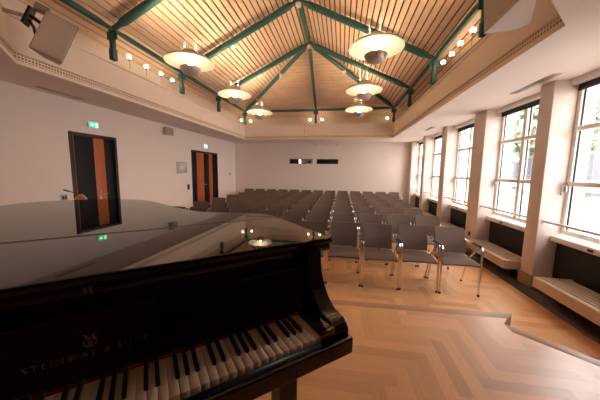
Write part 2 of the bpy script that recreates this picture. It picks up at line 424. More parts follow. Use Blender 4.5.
door(2, 7.62, 9.36, 2.29, [(7.68, 7.98, DOORB, .012), (7.98, 8.46, DOORO, 0.), (8.46, 8.79, DOORB, .012), (8.79, 9.06, DOORO, 0.), (9.06, 9.30, DOORB, .012)], 8.40)

# ------------------------------------------------------------------ ceiling, cornice, roof
OCT = [(OR, ON), (OR, OY), (OL, OY), (OL, ON), (OL + CH, ON - CH), (OR - CH, ON - CH)]
def offset(P, d):
    out = []; n = len(P)
    for i in range(n):
        p0, p1, p2 = Vector(P[i - 1]), Vector(P[i]), Vector(P[(i + 1) % n])
        a = (p1 - p0).normalized(); c = (p2 - p1).normalized()
        na = Vector((a.y, -a.x)); nc = Vector((c.y, -c.x))
        m = (na + nc); m = m / (m.dot(na)); q = p1 + m * d
        out.append((q.x, q.y))
    return out
bm = BM()
outer = [bm.verts.new((x, y, CZ)) for x, y in [(XL - .25, YN - .2), (XW + .4, YN - .2), (XW + .2, YF + .3), (XL - .25, YF + .3)]]
inner = [bm.verts.new((x, y, CZ)) for x, y in OCT]
es = [bm.edges.new((outer[i], outer[(i + 1) % 4])) for i in range(4)] + [bm.edges.new((inner[i], inner[(i + 1) % 6])) for i in range(6)]
bmesh.ops.triangle_fill(bm, edges=es, use_beauty=True)
hole = [f for f in bm.faces if all(v in inner for v in f.verts)]
bmesh.ops.delete(bm, geom=hole, context='FACES_ONLY')
ceil = structure(obj('ceiling', bm, SOFF, smooth=False))
def sweep(name, prof, m, uv=False):
    bm = BM(); lay = bm.loops.layers.uv.new('UVMap'); n = 6
    rings = [[(x, y, z) for x, y in offset(OCT, d)] for d, z in prof]
    for (ra, (da, za)), (rb, (db, zb)) in zip(list(zip(rings, prof)), list(zip(rings, prof))[1:]):
        u = 0
        for i in range(n):
            j = (i + 1) % n; L = (Vector(ra[j]) - Vector(ra[i])).length
            f = quad(bm, ra[i], ra[j], rb[j], rb[i])
            for lp, q in zip(f.loops, ((u, 0), (u + L, 0), (u + L, 1), (u, 1))):
                lp[lay].uv = (q[0], q[1] * math.hypot(db - da, zb - za))
            u += L
    if not uv: bmesh.ops.remove_doubles(bm, verts=bm.verts[:], dist=1e-4)
    return obj(name, bm, m, ceil, smooth=False)
sweep('cornice_lip', [(0, CZ), (0, CZ + .045), (.028, CZ + .052)], COVE)
sweep('perforated_strip', [(.028, CZ + .052), (.028, CZ + .128)], PERF, True)
sweep('cornice', [(.028, CZ + .128), (.004, CZ + .134), (.004, CZ + .165), (.03, CZ + .17), (.03, CZ + .215), (.045, CZ + .22), (.05, LEDGE - .05), (.03, LEDGE - .045), (.03, LEDGE), (.48, LEDGE)], COVE)
sweep('clerestory_wall', [(.48, LEDGE - .02), (.48, 4.12)], COVE)
# near gable wall closes the roof over the stage
sl = (RIDGE - EAVE) / (OR - RX)          # roof slope
def roof_z(d): return RIDGE + .14 - sl * d
b = BM(); YG = ON - CH - .48
quad(b, (OL - .6, YG, CZ + .05), (OR + .6, YG, CZ + .05), (OR + .6, YG, 5.7), (OL - .6, YG, 5.7)); obj('gable_wall', b, COVE, ceil)
# slatted slopes
PITCH, SW = .120, .091
YR0 = YG - .05
hx = OR - RX
fy = lambda d: HUB + (OY - HUB) * d / hx      # hip line: y at plan distance d from ridge
def slope_side(sg):
    bm = BM(); bb = BM(); L = hx + .62
    d0 = .0
    n = int(L / (PITCH * math.cos(math.atan(sl)))); step = PITCH * math.cos(math.atan(sl)); sw = SW * math.cos(math.atan(sl))
    for i in range(n):
        a = .04 + i * step; c = a + sw
        for dz, flip in ((0, 0),):
            P = [(RX + sg * a, YR0, roof_z(a)), (RX + sg * a, fy(a), roof_z(a)), (RX + sg * c, fy(c), roof_z(c)), (RX + sg * c, YR0, roof_z(c))]
            lo = [bm.verts.new(p) for p in P]; hi = [bm.verts.new((p[0], p[1], p[2] + .022)) for p in P]
            bm.faces.new(lo); bm.faces.new(hi[::-1])
            for k in range(4): bm.faces.new((lo[k], lo[(k + 1) % 4], hi[(k + 1) % 4], hi[k]))
    quad(bb, (RX, YR0, roof_z(0) + .05), (RX, HUB, roof_z(0) + .05), (RX + sg * L, fy(L), roof_z(L) + .05), (RX + sg * L, YR0, roof_z(L) + .05))
    s = obj('slatted_slope', bm, SLAT, ceil, smooth=False); obj('slope_backing', bb, SBACK, s, smooth=False)
slope_side(1); slope_side(-1)
# hipped far slope
bm = BM(); bb = BM(); Lf = OY - HUB; slf = (RIDGE - EAVE) / Lf; zf = lambda t: RIDGE + .14 - slf * t
stepf = PITCH * math.cos(math.atan(slf)); swf = SW * math.cos(math.atan(slf)); t = .03
while t < Lf + .5:
    a, c = t, t + swf; xa, xc = hx * a / Lf, hx * c / Lf
    P = [(RX - xa, HUB + a, zf(a)), (RX + xa, HUB + a, zf(a)), (RX + xc, HUB + c, zf(c)), (RX - xc, HUB + c, zf(c))]
    lo = [bm.verts.new(p) for p in P]; hi = [bm.verts.new((p[0], p[1], p[2] + .022)) for p in P]
    bm.faces.new(lo); bm.faces.new(hi[::-1])
    for k in range(4): bm.faces.new((lo[k], lo[(k + 1) % 4], hi[(k + 1) % 4], hi[k]))
    t += stepf
E = Lf + .5; xe = hx * E / Lf
quad(bb, (RX - .001, HUB, zf(0) + .05), (RX + .001, HUB, zf(0) + .05), (RX + xe, HUB + E, zf(E) + .05), (RX - xe, HUB + E, zf(E) + .05))
s = obj('slatted_slope', bm, SLAT, ceil, smooth=False); obj('slope_backing', bb, SBACK, s, smooth=False)

# steel roof frame
def cigar(name, p, q, r, re, n=12, lap=.16):
    p, q = Vector(p), Vector(q); d = (q - p); L = d.length; d = d / L
    pts = [p, p + d * lap * .9, p + d * lap * 1.6, q - d * lap * 1.6, q - d * lap * .9, q]
    return tubeo(name, pts, [re, re, r, r, re, re], TEAL, ceil, n)
hubp = (RX, HUB, RIDGE)
ROWS = [3.93, 5.80, 7.65]
YR = [2.1, 3.93, 5.80, 7.65]
for yy in YR:
    for sg, xe in ((-1, OL + .02), (1, OR - .0)):
        cigar('rafter', (RX, yy, RIDGE), (xe, yy, EAVE), .068, .042)
for sg, xe in ((-1, OL + .02), (1, OR)):
    cigar('hip_tube', hubp, (xe, OY, EAVE), .060, .038)
    for ya, yb in zip(YR, YR[1:] + [OY]):
        cigar('eave_tube', (xe, ya, EAVE), (xe, yb, EAVE), .046, .034)
    cigar('eave_tube', (xe, 1.3, EAVE), (xe, 2.1, EAVE), .046, .034)
cigar('hip_tube', hubp, (RX, OY, EAVE), .050, .034)
cigar('eave_tube', (OL, OY, EAVE), (RX, OY, EAVE), .046, .034); cigar('eave_tube', (RX, OY, EAVE), (OR, OY, EAVE), .046, .034)
for ya, yb in zip(YR, YR[1:]): cigar('ridge_tube', (RX, ya, RIDGE), (RX, yb, RIDGE), .048, .034)
cigar('ridge_tube', (RX, 1.0, RIDGE), (RX, 2.1, RIDGE), .048, .034)
for yy in YR:
    k = BM(); bmesh.ops.create_uvsphere(k, u_segments=16, v_segments=10, radius=.065, matrix=Matrix.Translation((RX, yy, RIDGE))); obj('node', k, TEAL, ceil)
posts = [(x, y) for y in YR[1:] for x in (OL + .0, OR)] + [(OL, OY), (OR, OY), (RX, OY)]
for x, y in posts:
    k = BM(); add_box(k, (x - .034, y - .034, LEDGE), (x + .034, y + .034, EAVE + .02), .006); add_box(k, (x - .044, y - .044, LEDGE), (x + .044, y + .044, LEDGE + .18), .006)
    p = obj('post', k, TEAL, ceil)
    k = BM(); sx = -1 if x > RX + .5 else (1 if x < RX - .5 else 0)
    add_box(k, (x - .09, y - .012, EAVE - .16), (x + .09, y + .012, EAVE - .03), .004); obj('gusset', k, TEAL, p)

# ------------------------------------------------------------------ pendants
def pendant(x, y, label, z=3.47):
    t = thing('pendant_lamp', label, 'pendant lamp', (x, y, z), 0, 'saucer pendant lamps under the slatted roof')
    zr = roof_z(abs(x - RX)) - z
    prof = [(0, .115), (.10, .112), (.24, .09), (.36, .05), (.40, .012), (.405, .0), (.399, .002), (.355, .040), (.235, .080), (.10, .102), (0, .104)]
    latheo('reflector', prof, DISC, t, 48)
    cap = [(0, .17), (.072, .17), (.074, .215), (.082, .216), (.12, .19), (.155, .15), (.165, .104), (0, .104)]
    latheo('top_cap', cap, LGREY, t, 32)
    bowl = [(0, -.205), (.06, -.200), (.115, -.178), (.148, -.140), (.165, -.097), (.168, -.087), (.162, -.087), (.143, -.136), (.112, -.171), (.06, -.192), (0, -.197)]
    bo = latheo('bowl', bowl, LGREY, t, 32)
    for k in range(3):
        a = k * 2 * PI / 3 + .5
        tubeo('bracket', [(.160 * math.cos(a), .160 * math.sin(a), -.10), (.165 * math.cos(a), .165 * math.sin(a), .095)], .004, STEEL, t, 6)
    k = BM(); bmesh.ops.create_uvsphere(k, u_segments=14, v_segments=8, radius=.045, matrix=Matrix.Translation((0, 0, -.055))); obj('bulb', k, PBULB, t)
    latheo('added_uplight', [(0, .196), (.05, .193), (.066, .182), (.066, .171), (0, .171)], UPFILL, t, 20)  # extra glow added inside the cap to light the roof
    for k in range(3):
        a = k * 2 * PI / 3 + .9; px, py = .10 * math.cos(a), .10 * math.sin(a)
        tubeo('suspension_rod', [(px, py, .185), (px, py, roof_z(abs(x + px - RX)) - z)], .003, STEEL, t, 6)
    latheo('canopy', [(0, -.075), (.06, -.07), (.075, -.04), (.075, .03), (0, .03)], WHITE, t, 20, (0, 0, zr - .02))
LX, RXL = -2.64, .45
for y, a in ((4.22, 'closest to the stage'), (6.08, 'in the middle'), (7.97, 'nearest the far wall')):
    pendant(LX, y, 'glowing saucer pendant over the door side, the one ' + a)
for y, a in ((4.13, 'closest to the stage'), (6.12, 'in the middle'), (7.94, 'nearest the far wall')):
    pendant(RXL, y, 'glowing saucer pendant over the window side, the one ' + a)

# ---- small spot lamps on the ledge
def spot(x, y, z, label, face):
    t = thing('spot_lamp', label, 'spot lamp', (x, y, LEDGE), 0, 'small bare spot lamps on the ledge')
    latheo('base', [(0, .025), (.035, .025), (.04, 0), (0, 0)], STEEL, t, 16)
    h = z - LEDGE
    tubeo('stem', [(0, 0, .02), (0, 0, h - .035)], .004, STEEL, t, 6)
    latheo('socket', [(0, h - .055), (.02, h - .055), (.022, h - .02), (0, h - .02)], STEEL, t, 12)
    k = BM(); bmesh.ops.create_uvsphere(k, u_segments=14, v_segments=8, radius=.040, matrix=Matrix.Translation((0, 0, h + .012))); obj('bulb', k, BULB, t)
nth = ['first', 'second', 'third', 'fourth']
for i, (y, z) in enumerate(((4.38, 3.70), (4.80, 3.69), (5.22, 3.71), (5.60, 3.70))):
    spot(OL - .11, y, z, 'small glowing spot lamp on the ledge above the doors, %s from the stage' % nth[i], 1)
spot(OL - .10, 9.70, 3.59, 'small glowing spot lamp on the door-side ledge, beside the far corner post', 1)
for i, (y, z) in enumerate(((4.46, 3.785), (4.87, 3.79), (5.20, 3.765), (5.60, 3.785))):
    spot(OR + .10, y, z, 'small glowing spot lamp on the ledge above the windows, %s from the stage' % nth[i], 1)
for x, lab in ((-3.66, 'on the far ledge, right beside the door-side corner post'), (-1.26, 'on the far ledge, on the door side of the middle post'), (-.80, 'on the far ledge, on the window side of the middle post'), (1.60, 'on the far ledge, right beside the window-side corner post')):
    spot(x, OY + .10, 3.60, 'small glowing spot lamp ' + lab, 0)
# small ceiling speakers on the hip tubes and downlights on the hub
def fixture(name, loc, label, cat, grp):
    t = thing(name, label, cat, loc, 0, grp)
    k = BM(); add_box(k, (-.05, -.05, -.06), (.05, .05, .10), .008); obj('housing', k, WHITE, t)
    k = BM(); add_tube(k, [(0, 0, -.064), (0, 0, -.056)], .036, 16); obj('grille', k, BOXD, t)
fixture('roof_sensor', (-2.05, HUB + .79, RIDGE - .58), 'small white box sensor fixed on the door-side hip tube', 'sensor', 'white sensors on the hip tubes')
fixture('roof_sensor', (-.02, HUB + .79, RIDGE - .58), 'small white box sensor fixed on the window-side hip tube', 'sensor', 'white sensors on the hip tubes')
for yy, lab in ((HUB, 'small white downlight under the roof hub where the hips meet'), (5.80, 'small white downlight under the ridge node nearer the stage')):
    t = thing('downlight', lab, 'downlight', (RX, yy, RIDGE - .08), 0, 'downlights under the ridge')
    latheo('housing', [(0, .02), (.06, .02), (.065, -.03), (.05, -.05), (0, -.05)], WHITE, t, 20); latheo('lens', [(0, -.056), (.035, -.056), (.035, -.05), (0, -.05)], DISC, t, 16)

# ------------------------------------------------------------------ loudspeakers near the stage
def loudspeaker(label, M, plan, H):
    t = thing('loudspeaker', label, 'loudspeaker'); t.matrix_world = M      # local: +Y front, +X along width, +Z up
    k = BM(); add_prism(k, plan[::-1], -H / 2, H / 2, .006); obj('cabinet', k, BOXG, t)
    xs = [p[0] for p in plan if p[1] == 0]
    k = BM(); add_box(k, (min(xs) + .010, -.004, -H / 2 + .010), (max(xs) - .010, .008, H / 2 - .010), .004); obj('front_grille', k, BOXF, t)
    return t
f = Vector((.766, .506, -.396)); s = Vector((.551, -.835, 0)); u = Vector((.331, .218, .918))
c0 = Vector((-3.265, 2.5, 3.369)); W, H, D = .30, .457, .302
cen = c0 + f * (D / 2) - u * H / 2
M = Matrix(((-f.x, s.x, u.x, cen.x), (-f.y, s.y, u.y, cen.y), (-f.z, s.z, u.z, cen.z), (0, 0, 0, 1)))
t = loudspeaker('beige loudspeaker tilted on a dark bracket above the piano, doors side', M, [(-D / 2, 0), (D / 2, 0), (D / 2 - .03, -.24), (-D / 2 + .11, -.24)], H)
X = lambda e, d, h: (e, d, h)
k = BM(); add_box(k, (D / 2 - .02, -.16, -.06), (D / 2 + .005, -.08, .14), .004); obj('bracket_plate', k, STEELD, t)
k = BM(); add_tube(k, [(D / 2, -.12, .09), (D / 2 + .06, -.12, .10), (D / 2 + .15, -.12, .12)], .02, 8); add_tube(k, [(D / 2, -.12, -.04), (D / 2 + .05, -.12, -.05), (D / 2 + .09, -.12, .02), (D / 2 + .15, -.12, .07)], .014, 8); obj('bracket_arm', k, STEELD, t)
k = BM(); add_box(k, (D / 2 + .15, -.18, .0), (D / 2 + .175, -.06, .20), .004); obj('wall_plate', k, STEELD, t)
k = BM(); add_tube(k, [(D / 2 + .04, -.16, .255), (D / 2 + .16, -.14, .245)], .05, 16); obj('transformer_can', k, STEEL, t)
Mi = M.inverted(); pw = M @ Vector((D / 2 + .17, -.12, .10)); dch = (pw.x + pw.y - (OL + ON)) / 2
k = BM(); add_tube(k, [Mi @ pw, Mi @ (pw + Vector((-dch, -dch, 0)))], .022, 8); obj('wall_arm', k, BOXG, t)
q = 1.217; H = .50 * q
cen = Vector((1.04 * q, 2.80, 1.64 + 1.075 * q + H / 2))
t = loudspeaker('pale loudspeaker hung under the roof edge near the stage, windows side', Matrix.Translation(cen) @ Matrix.Rotation(math.radians(-5), 4, 'Y'), [(0, 0), (.235 * q, 0), (.275 * q, -.07 * q), (.085 * q, -.43 * q), (.0, -.43 * q)], H)
k = BM(); add_tube(k, [(.20, -.22, .08), (.535, -.22, .08)], .022, 8); obj('bracket_arm', k, STEELD, t)

# ------------------------------------------------------------------ small wall fittings
def exit_sign(y, z, L, H, label, arrow=True, pale=False):
    t = thing('exit_sign', label, 'exit sign', (XL, y, z), 0, None)
    k = BM(); add_box(k, (0, -L / 2, -H / 2), (.03, L / 2, H / 2), .004); obj('housing', k, WHITE, t)
    k = BM(); add_box(k, (.03, -L / 2 + .006, -H / 2 + .006), (.034, L / 2 - .006, H / 2 - .006)); obj('green_face', k, EPALE if pale else GREEN, t)
    W_ = GREEN if pale else EWHITE
    k = BM()
    a = -L * .17; e = H * .26                           # arrow with a square tail
    add_prism(k, [(a - e, 0), (a, e), (a, e * .42), (a + e * 1.1, e * .42), (a + e * 1.1, -e * .42), (a, -e * .42), (a, -e)], .034, .036, M=Matrix(((0, 0, 1, 0), (1, 0, 0, 0), (0, 1, 0, 0), (0, 0, 0, 1))))
    obj('arrow', k, W_, t)
    k = BM(); add_box(k, (.034, L * .20, -H * .36), (.036, L * .42, H * .36)); dr = obj('doorway_symbol', k, W_, t)
    k = BM(); bmesh.ops.create_uvsphere(k, u_segments=8, v_segments=6, radius=H * .06, matrix=Matrix.Translation((.037, L * .30, H * .22)))
    for p, q in (((.30, .13), (.31, -.06)), ((.31, -.06), (.25, -.28)), ((.31, -.06), (.36, -.16)), ((.36, -.16), (.37, -.28)), ((.30, .10), (.23, .02)), ((.30, .10), (.37, .02))):
        add_tube(k, [(.0365, L * p[0], H * p[1] * 1), (.0365, L * q[0], H * q[1])], H * .035, 6)
    obj('running_figure', k, GREEN if not pale else WHITE, dr)
exit_sign(4.335, 2.485, .20, .105, 'lit green exit sign above the dark door beside the piano')
exit_sign(8.486, 2.475, .24, .13, 'pale glowing exit sign above the far orange-panelled door', pale=True)
t = thing('notice_board', 'pale framed notice on the wall beside the far orange-panelled door', 'notice', (XL, 7.10, 1.70))
boxo('frame', (0, -.25, -.17), (.012, .25, .17), STEEL, t, .003); boxo('sheet', (.012, -.235, -.155), (.016, .235, .155), PAPER, t)
t = thing('wall_speaker', 'small white wall box high on the door-side wall under the ceiling', 'speaker', (XL, 6.43, 2.70))
boxo('cabinet', (.03, -.10, -.12), (.17, .12, .09), BOXG, t, .01); boxo('bracket', (0, -.03, -.03), (.035, .03, .10), STEEL, t, .004); boxo('grille', (.17, -.085, -.105), (.176, .105, .075), BOXD, t, .002)
t = thing('light_switch', 'dark double light switch beside the far orange-panelled door', 'switch', (XL, 7.40, 1.09))
boxo('plate', (0, -.055, -.085), (.012, .055, .085), PADB, t, .003); boxo('rocker', (.012, -.03, -.06), (.018, .03, -.005), STEELD, t, .002); boxo('rocker', (.012, -.03, .005), (.018, .03, .06), STEELD, t, .002)
t = thing('wall_socket_box', 'small grey control box on the wall beside the dark door near the piano', 'control box', (XL, 3.70, 1.12))
boxo('plate', (0, -.055, -.06), (.014, .055, .06), STEEL, t, .003); boxo('button', (.014, -.035, -.03), (.022, -.005, .03), PADB, t, .002); boxo('button', (.014, .008, -.03), (.022, .038, .03), PADB, t, .002)
t = thing('wall_switch', 'tiny pale thermostat on the door-side wall near the far corner', 'thermostat', (XL, 10.45, 1.48))
boxo('cover', (0, -.05, -.045), (.025, .05, .045), BOXD, t, .004); boxo('dial', (.025, -.015, -.015), (.032, .015, .015), STEEL, t, .003)
t = thing('power_socket', 'small brown socket plate on the pilaster side by the convector', 'socket', (XR, 5.80, .36)); boxo('plate', (-.012, -.04, -.04), (0, .04, .04), STEELD, t, .003); boxo('insert', (-.016, -.02, -.02), (-.012, .02, .02), PADB, t, .002)
# vents in the flat ceiling
for x, ya, yb, lab in ((2.585, 3.72, 4.55, 'white ceiling vent grille above the window nearest the stage'), (2.40, 7.45, 8.10, 'white ceiling vent grille above the windows near the far wall'), (-4.62, 3.30, 4.00, 'white ceiling vent grille along the door-side wall near the piano')):
    t = thing('ceiling_vent', lab, 'vent', (x, (ya + yb) / 2, CZ)); L = (yb - ya) / 2
    k = BM(); add_box(k, (-.05, -L, -.006), (-.038, L, 0)); add_box(k, (.038, -L, -.006), (.05, L, 0)); add_box(k, (-.038, -L, -.006), (.038, -L + .02, 0)); add_box(k, (-.038, L - .02, -.006), (.038, L, 0)); obj('frame', k, STEEL, t)
    k = BM(); add_box(k, (-.038, -L + .02, -.003), (.038, L - .02, -.001)); obj('dark_slot', k, BOXD, t)
    for xx in (-.019, 0, .019): boxo('louvre', (xx - .004, -L + .02, -.006), (xx + .004, L - .02, -.003), STEEL, t)
# projection windows in the far wall
for xa, xb, lab, lit in ((-2.30, -1.27, 'projection slot in the far wall with a bright lit pane', True), (-1.09, -.15, 'dark projection slot in the far wall, beside the lit one', False)):
    t = thing('projection_window', lab, 'window', ((xa + xb) / 2, YF, 2.065)); L = (xb - xa) / 2
    k = BM(); fz = .11
    add_box(k, (-L, -.012, -fz), (-L + .018, .03, fz)); add_box(k, (L - .018, -.012, -fz), (L, .03, fz)); add_box(k, (-L + .018, -.012, -fz), (L - .018, .03, -fz + .014)); add_box(k, (-L + .018, -.012, fz - .014), (L - .018, .03, fz)); obj('frame', k, BOXD, t)
    boxo('dark_recess', (-L, .24, -fz), (L, .28, fz), HOLE, t); boxo('pane', (-L + .018, .10, -fz + .014), (L - .018, .106, fz - .014), GLASS, t)
    if lit:
        boxo('blackout_flap', (-L + .02, .05, -fz + .014), (-.10, .06, fz - .014), HOLE, t)
        boxo('lit_pane', (-.10, .06, -fz + .014), (-.005, .068, fz - .014), SCREEN, t)
        boxo('projector_body', (.0, .07, -fz + .014), (L - .02, .20, fz - .02), STEEL, t, .01)
        k = BM(); add_tube(k, [(L - .14, .03, -.01), (L - .14, .09, -.01)], .055, 18); obj('projector_lens', k, PADB, t)
    else:
        boxo('blackout_flap', (-L + .02, .05, -fz + .014), (L - .02, .06, fz - .014), HOLE, t)
        k = BM(); add_tube(k, [(0, .03, fz - .03), (0, .06, fz - .03)], .014, 10); obj('knob', k, STEEL, t)
for i, (x, lab) in enumerate(((-1.17, 'door-side one of three'), (-.70, 'middle one of three'), (-.23, 'window-side one of three'))):
    t = thing('wall_hook', 'tiny grey hook at the top of the far wall, ' + lab, 'hook', (x, YF, 2.77), 0, 'hooks at the top of the far wall')
    boxo('plate', (-.02, -.01, -.03), (.02, 0, .03), STEEL, t, .003); tubeo('peg', [(0, -.01, 0), (0, -.05, -.01), (0, -.06, .02)], .008, STEEL, t, 6)
t = tag(tubeo('cable', [(-1.45, OY - .01, LEDGE - .02), (-1.45, OY - .012, CZ - .01), (-1.42, OY + .02, CZ - .012), (-1.30, YF - .4, CZ - .012), (-1.2, YF - .012, CZ - .02), (-1.17, YF - .012, 2.80)], .007, BOXD, None, 6), 'thin grey cable running down the far cornice to the hooks', 'cable')

# ------------------------------------------------------------------ lectern with gooseneck microphone
LXY = (-3.66, 3.02)
t = thing('lectern', 'slim orange-brown wooden lectern with a rounded top in front of the dark door', 'lectern', (*LXY, 0), math.radians(40))
boxo('base', (-.20, -.18, 0), (.20, .18, .04), LECT, t, .006); boxo('column', (-.06, -.05, .04), (.06, .05, 1.15), LECT, t, .01)
for sg in (-1, 1):
    k = BM(); add_prism(k, [(sg * x, z) for x, z in catmull([(.005, 1.15), (.005, 1.266), (.026, 1.260), (.048, 1.238), (.062, 1.205), (.070, 1.15)], 4)][::sg], -.05, .05, .0, Matrix(((1, 0, 0, 0), (0, 0, 1, 0), (0, 1, 0, 0), (0, 0, 0, 1)))); obj('rounded_top', k, LECT, t)
boxo('dark_gap', (-.005, -.045, 1.15), (.005, .045, 1.24), PADB, t)
g = thing('gooseneck_microphone', 'thin dark gooseneck microphone leaning over the wooden lectern', 'microphone', (LXY[0], LXY[1], 1.2705))
latheo('base', [(0, .012), (.012, .012), (.014, 0), (0, 0)], PADB, g, 12)
tubeo('neck', catmull([(0, 0, .010), (-.03, -.01, .016), (-.08, -.03, .03), (-.13, -.045, .045)], 5), .006, PADB, g, 6)
tubeo('capsule', [(-.13, -.045, .045), (-.19, -.066, .066)], .010, PADB, g, 10)

# ------------------------------------------------------------------ piano
TH = .7058; KZ = .738                       # key top above the stage
P0 = Vector((-.0433, .7814, ST))
piano = thing('grand_piano', 'black polished concert grand piano with its lid closed, on the stage', 'piano', P0, TH)
# local frame: x = e (towards the treble end), y = n (towards the tail), z above the stage
LZ = KZ + .26
edge = [(.195, .215), (.197, .45), (.2, .68), (.197, .80), (.168, .915), (.10, .985), (.02, 1.035), (-.07, 1.085), (-.175, 1.175), (-.25, 1.33), (-.308, 1.50), (-.365, 1.69), (-.435, 1.92), (-.54, 2.12), (-.70, 2.265), (-.86, 2.325), (-1.04, 2.345), (-1.22, 2.32), (-1.35, 2.23), (-1.42, 2.08), (-1.435, 1.90)]
bent = catmull([(x, y) for x, y in edge], 5)
HN = .735
def outline_from(n0):
    return [p for p in bent if p[1] > n0 + .002 or p[0] < -.05]
main = [(.2, HN + .008)] + outline_from(HN + .03) + [(-1.435, HN + .008)]
def shrink(P, d):
    n = len(P); out = []
    for i in range(n):
        a, b_, c = Vector(P[i - 1]), Vector(P[i]), Vector(P[(i + 1) % n])
        t1 = (b_ - a).normalized(); t2 = (c - b_).normalized(); nn = Vector((-t1.y, t1.x)) + Vector((-t2.y, t2.x))
        nn = nn / max(.4, nn.dot(Vector((-t1.y, t1.x)))); q = Vector(P[i]) + nn * d; out.append((q.x, q.y))
    return out
k = BM(); add_prism(k, main, LZ - .024, LZ, .005); obj('lid', k, PIANO, piano)
k = BM(); add_prism(k, [(.197, .213), (.2, HN - .008), (-1.435, HN - .008), (-1.435, .213)], LZ - .024, LZ, .005); obj('lid_flap', k, PIANO, piano)
k = BM(); add_box(k, (-1.43, HN - .0075, LZ - .012), (.195, HN + .0075, LZ - .0005), .0015)
hg = obj('piano_hinge', k, HINGE, piano)
rim = shrink([(.2, .26)] + outline_from(.28) + [(-1.435, .26)], .072)
rim = [(x, max(y, .26)) for x, y in rim]
k = BM(); add_prism(k, rim, KZ - .12, LZ - .026, .004); obj('rim', k, PIANO, piano)
# front rail below the lid with the lock
k = BM(); add_box(k, (-1.38, .232, KZ + .10), (.11, .262, LZ - .026), .004); fr_ = obj('front_rail', k, PIANOS, piano)
k = BM(); add_box(k, (-1.43, .2145, KZ + .205), (.19, .250, LZ - .024), .004); obj('moulding', k, PIANO, fr_)
k = BM(); add_box(k, (-.634, .2125, KZ + .209), (-.627, .2145, KZ + .229), .001); add_box(k, (-.622, .2125, KZ + .209), (-.615, .2145, KZ + .229), .001); obj('lock_plate', k, GOLD, fr_)
# fallboard, opened
FB = [(.158, KZ + .006), (.166, KZ + .03), (.178, KZ + .09), (.188, KZ + .150), (.193, KZ + .163), (.205, KZ + .169), (.217, KZ + .163), (.220, KZ + .15), (.215, KZ + .03), (.205, KZ + .0)]
def yz_prism(poly, x0, x1, bev=0.):
    k = BM(); add_prism(k, poly, x0, x1, bev, Matrix(((0, 0, 1, 0), (1, 0, 0, 0), (0, 1, 0, 0), (0, 0, 0, 1)))); return k
fb = obj('fallboard', yz_prism(FB, -1.30, .07), PIANO, piano)
tilt = math.atan2(.188 - .166, .12)
def on_fall(z):  # local point on the front of the open fallboard
    return .166 + (z - .03) * (.022 / .12) - .0012
def text_mesh(s, size, extr):
    cu = bpy.data.curves.new('lettering', 'FONT'); cu.body = s; cu.size = size; cu.extrude = extr; cu.align_x = 'CENTER'; cu.space_character = 1.52
    o = bpy.data.objects.new('tmp', cu); C.objects.link(o)
    me = bpy.data.meshes.new_from_object(o.evaluated_get(bpy.context.evaluated_depsgraph_get())); bpy.data.objects.remove(o); return me
me = text_mesh('STEINWAY & SONS', .0205, .0004); me.materials.append(GOLD)
o = bpy.data.objects.new('lettering', me); C.objects.link(o); o.parent = fb
o.location = (-.622, on_fall(.060), KZ + .060); o.rotation_euler = (PI / 2 - tilt, 0, 0); o['label'] = 'gilt maker lettering'
# lyre emblem
k = BM(); zc = .097
def em(pts, r):
    add_tube(k, [(-.622 + x * .85, on_fall(zc + z * .85) - .0002, KZ + zc + z * .85) for x, z in pts], r * .85, 6)
for sg in (-1, 1):
    em(catmull([(sg * x, z) for x, z in ((.004, -.013), (.013, -.010), (.016, -.002), (.011, .006), (.0075, .012), (.011, .018), (.017, .019))], 4), .0018)
em([(-.011, .010), (.011, .010)], .0014); em([(-.010, -.015), (.010, -.015)], .0020)
for x in (-.004, 0, .004): em([(x, -.012), (x, .010)], .0008)
e_ = obj('lyre_emblem', k, GOLD, fb); e_['label'] = 'gilt lyre emblem'
# keys
kb = obj('keyboard', yz_prism([(-.002, KZ - .035), (.165, KZ - .035), (.165, KZ - .022), (-.002, KZ - .022)], -1.2235, .0), PIANOS, piano)
KW = .0235
for i in range(52):
    x1 = -.007 - i * KW - .0005; x0 = x1 - KW + .001
    k = BM(); add_box(k, (x0, .0, KZ - .020), (x1, .160, KZ), .0012, seg=1); obj('white_key', k, IVORY, kb)
# from the treble end: C8 | B7 A7 G7 F7 E7 D7 C7 | ...   sharps lie between the whites
order = ['C'] + ['B', 'A', 'G', 'F', 'E', 'D', 'C'] * 8
off = {'B': .001, 'A': 0., 'G': -.001, 'E': .001, 'D': -.001}
sharp_after = {'B', 'A', 'G', 'E', 'D'}        # a sharp sits on the bass side of these
for i in range(51):
    nme = order[i]
    if nme in sharp_after:
        xc = -.007 - (i + 1) * KW + off[nme]
        poly = [(.050, KZ - .008), (.053, KZ + .008), (.058, KZ + .0115), (.160, KZ + .0125), (.160, KZ - .008)]
        k = yz_prism(poly, xc - .0052, xc + .0052, .0015); obj('black_key', k, EBONY, kb)
k = BM(); add_box(k, (-1.225, .150, KZ + .0005), (.0, .160, KZ + .0045), .001); obj('felt_strip', k, FELT, piano)
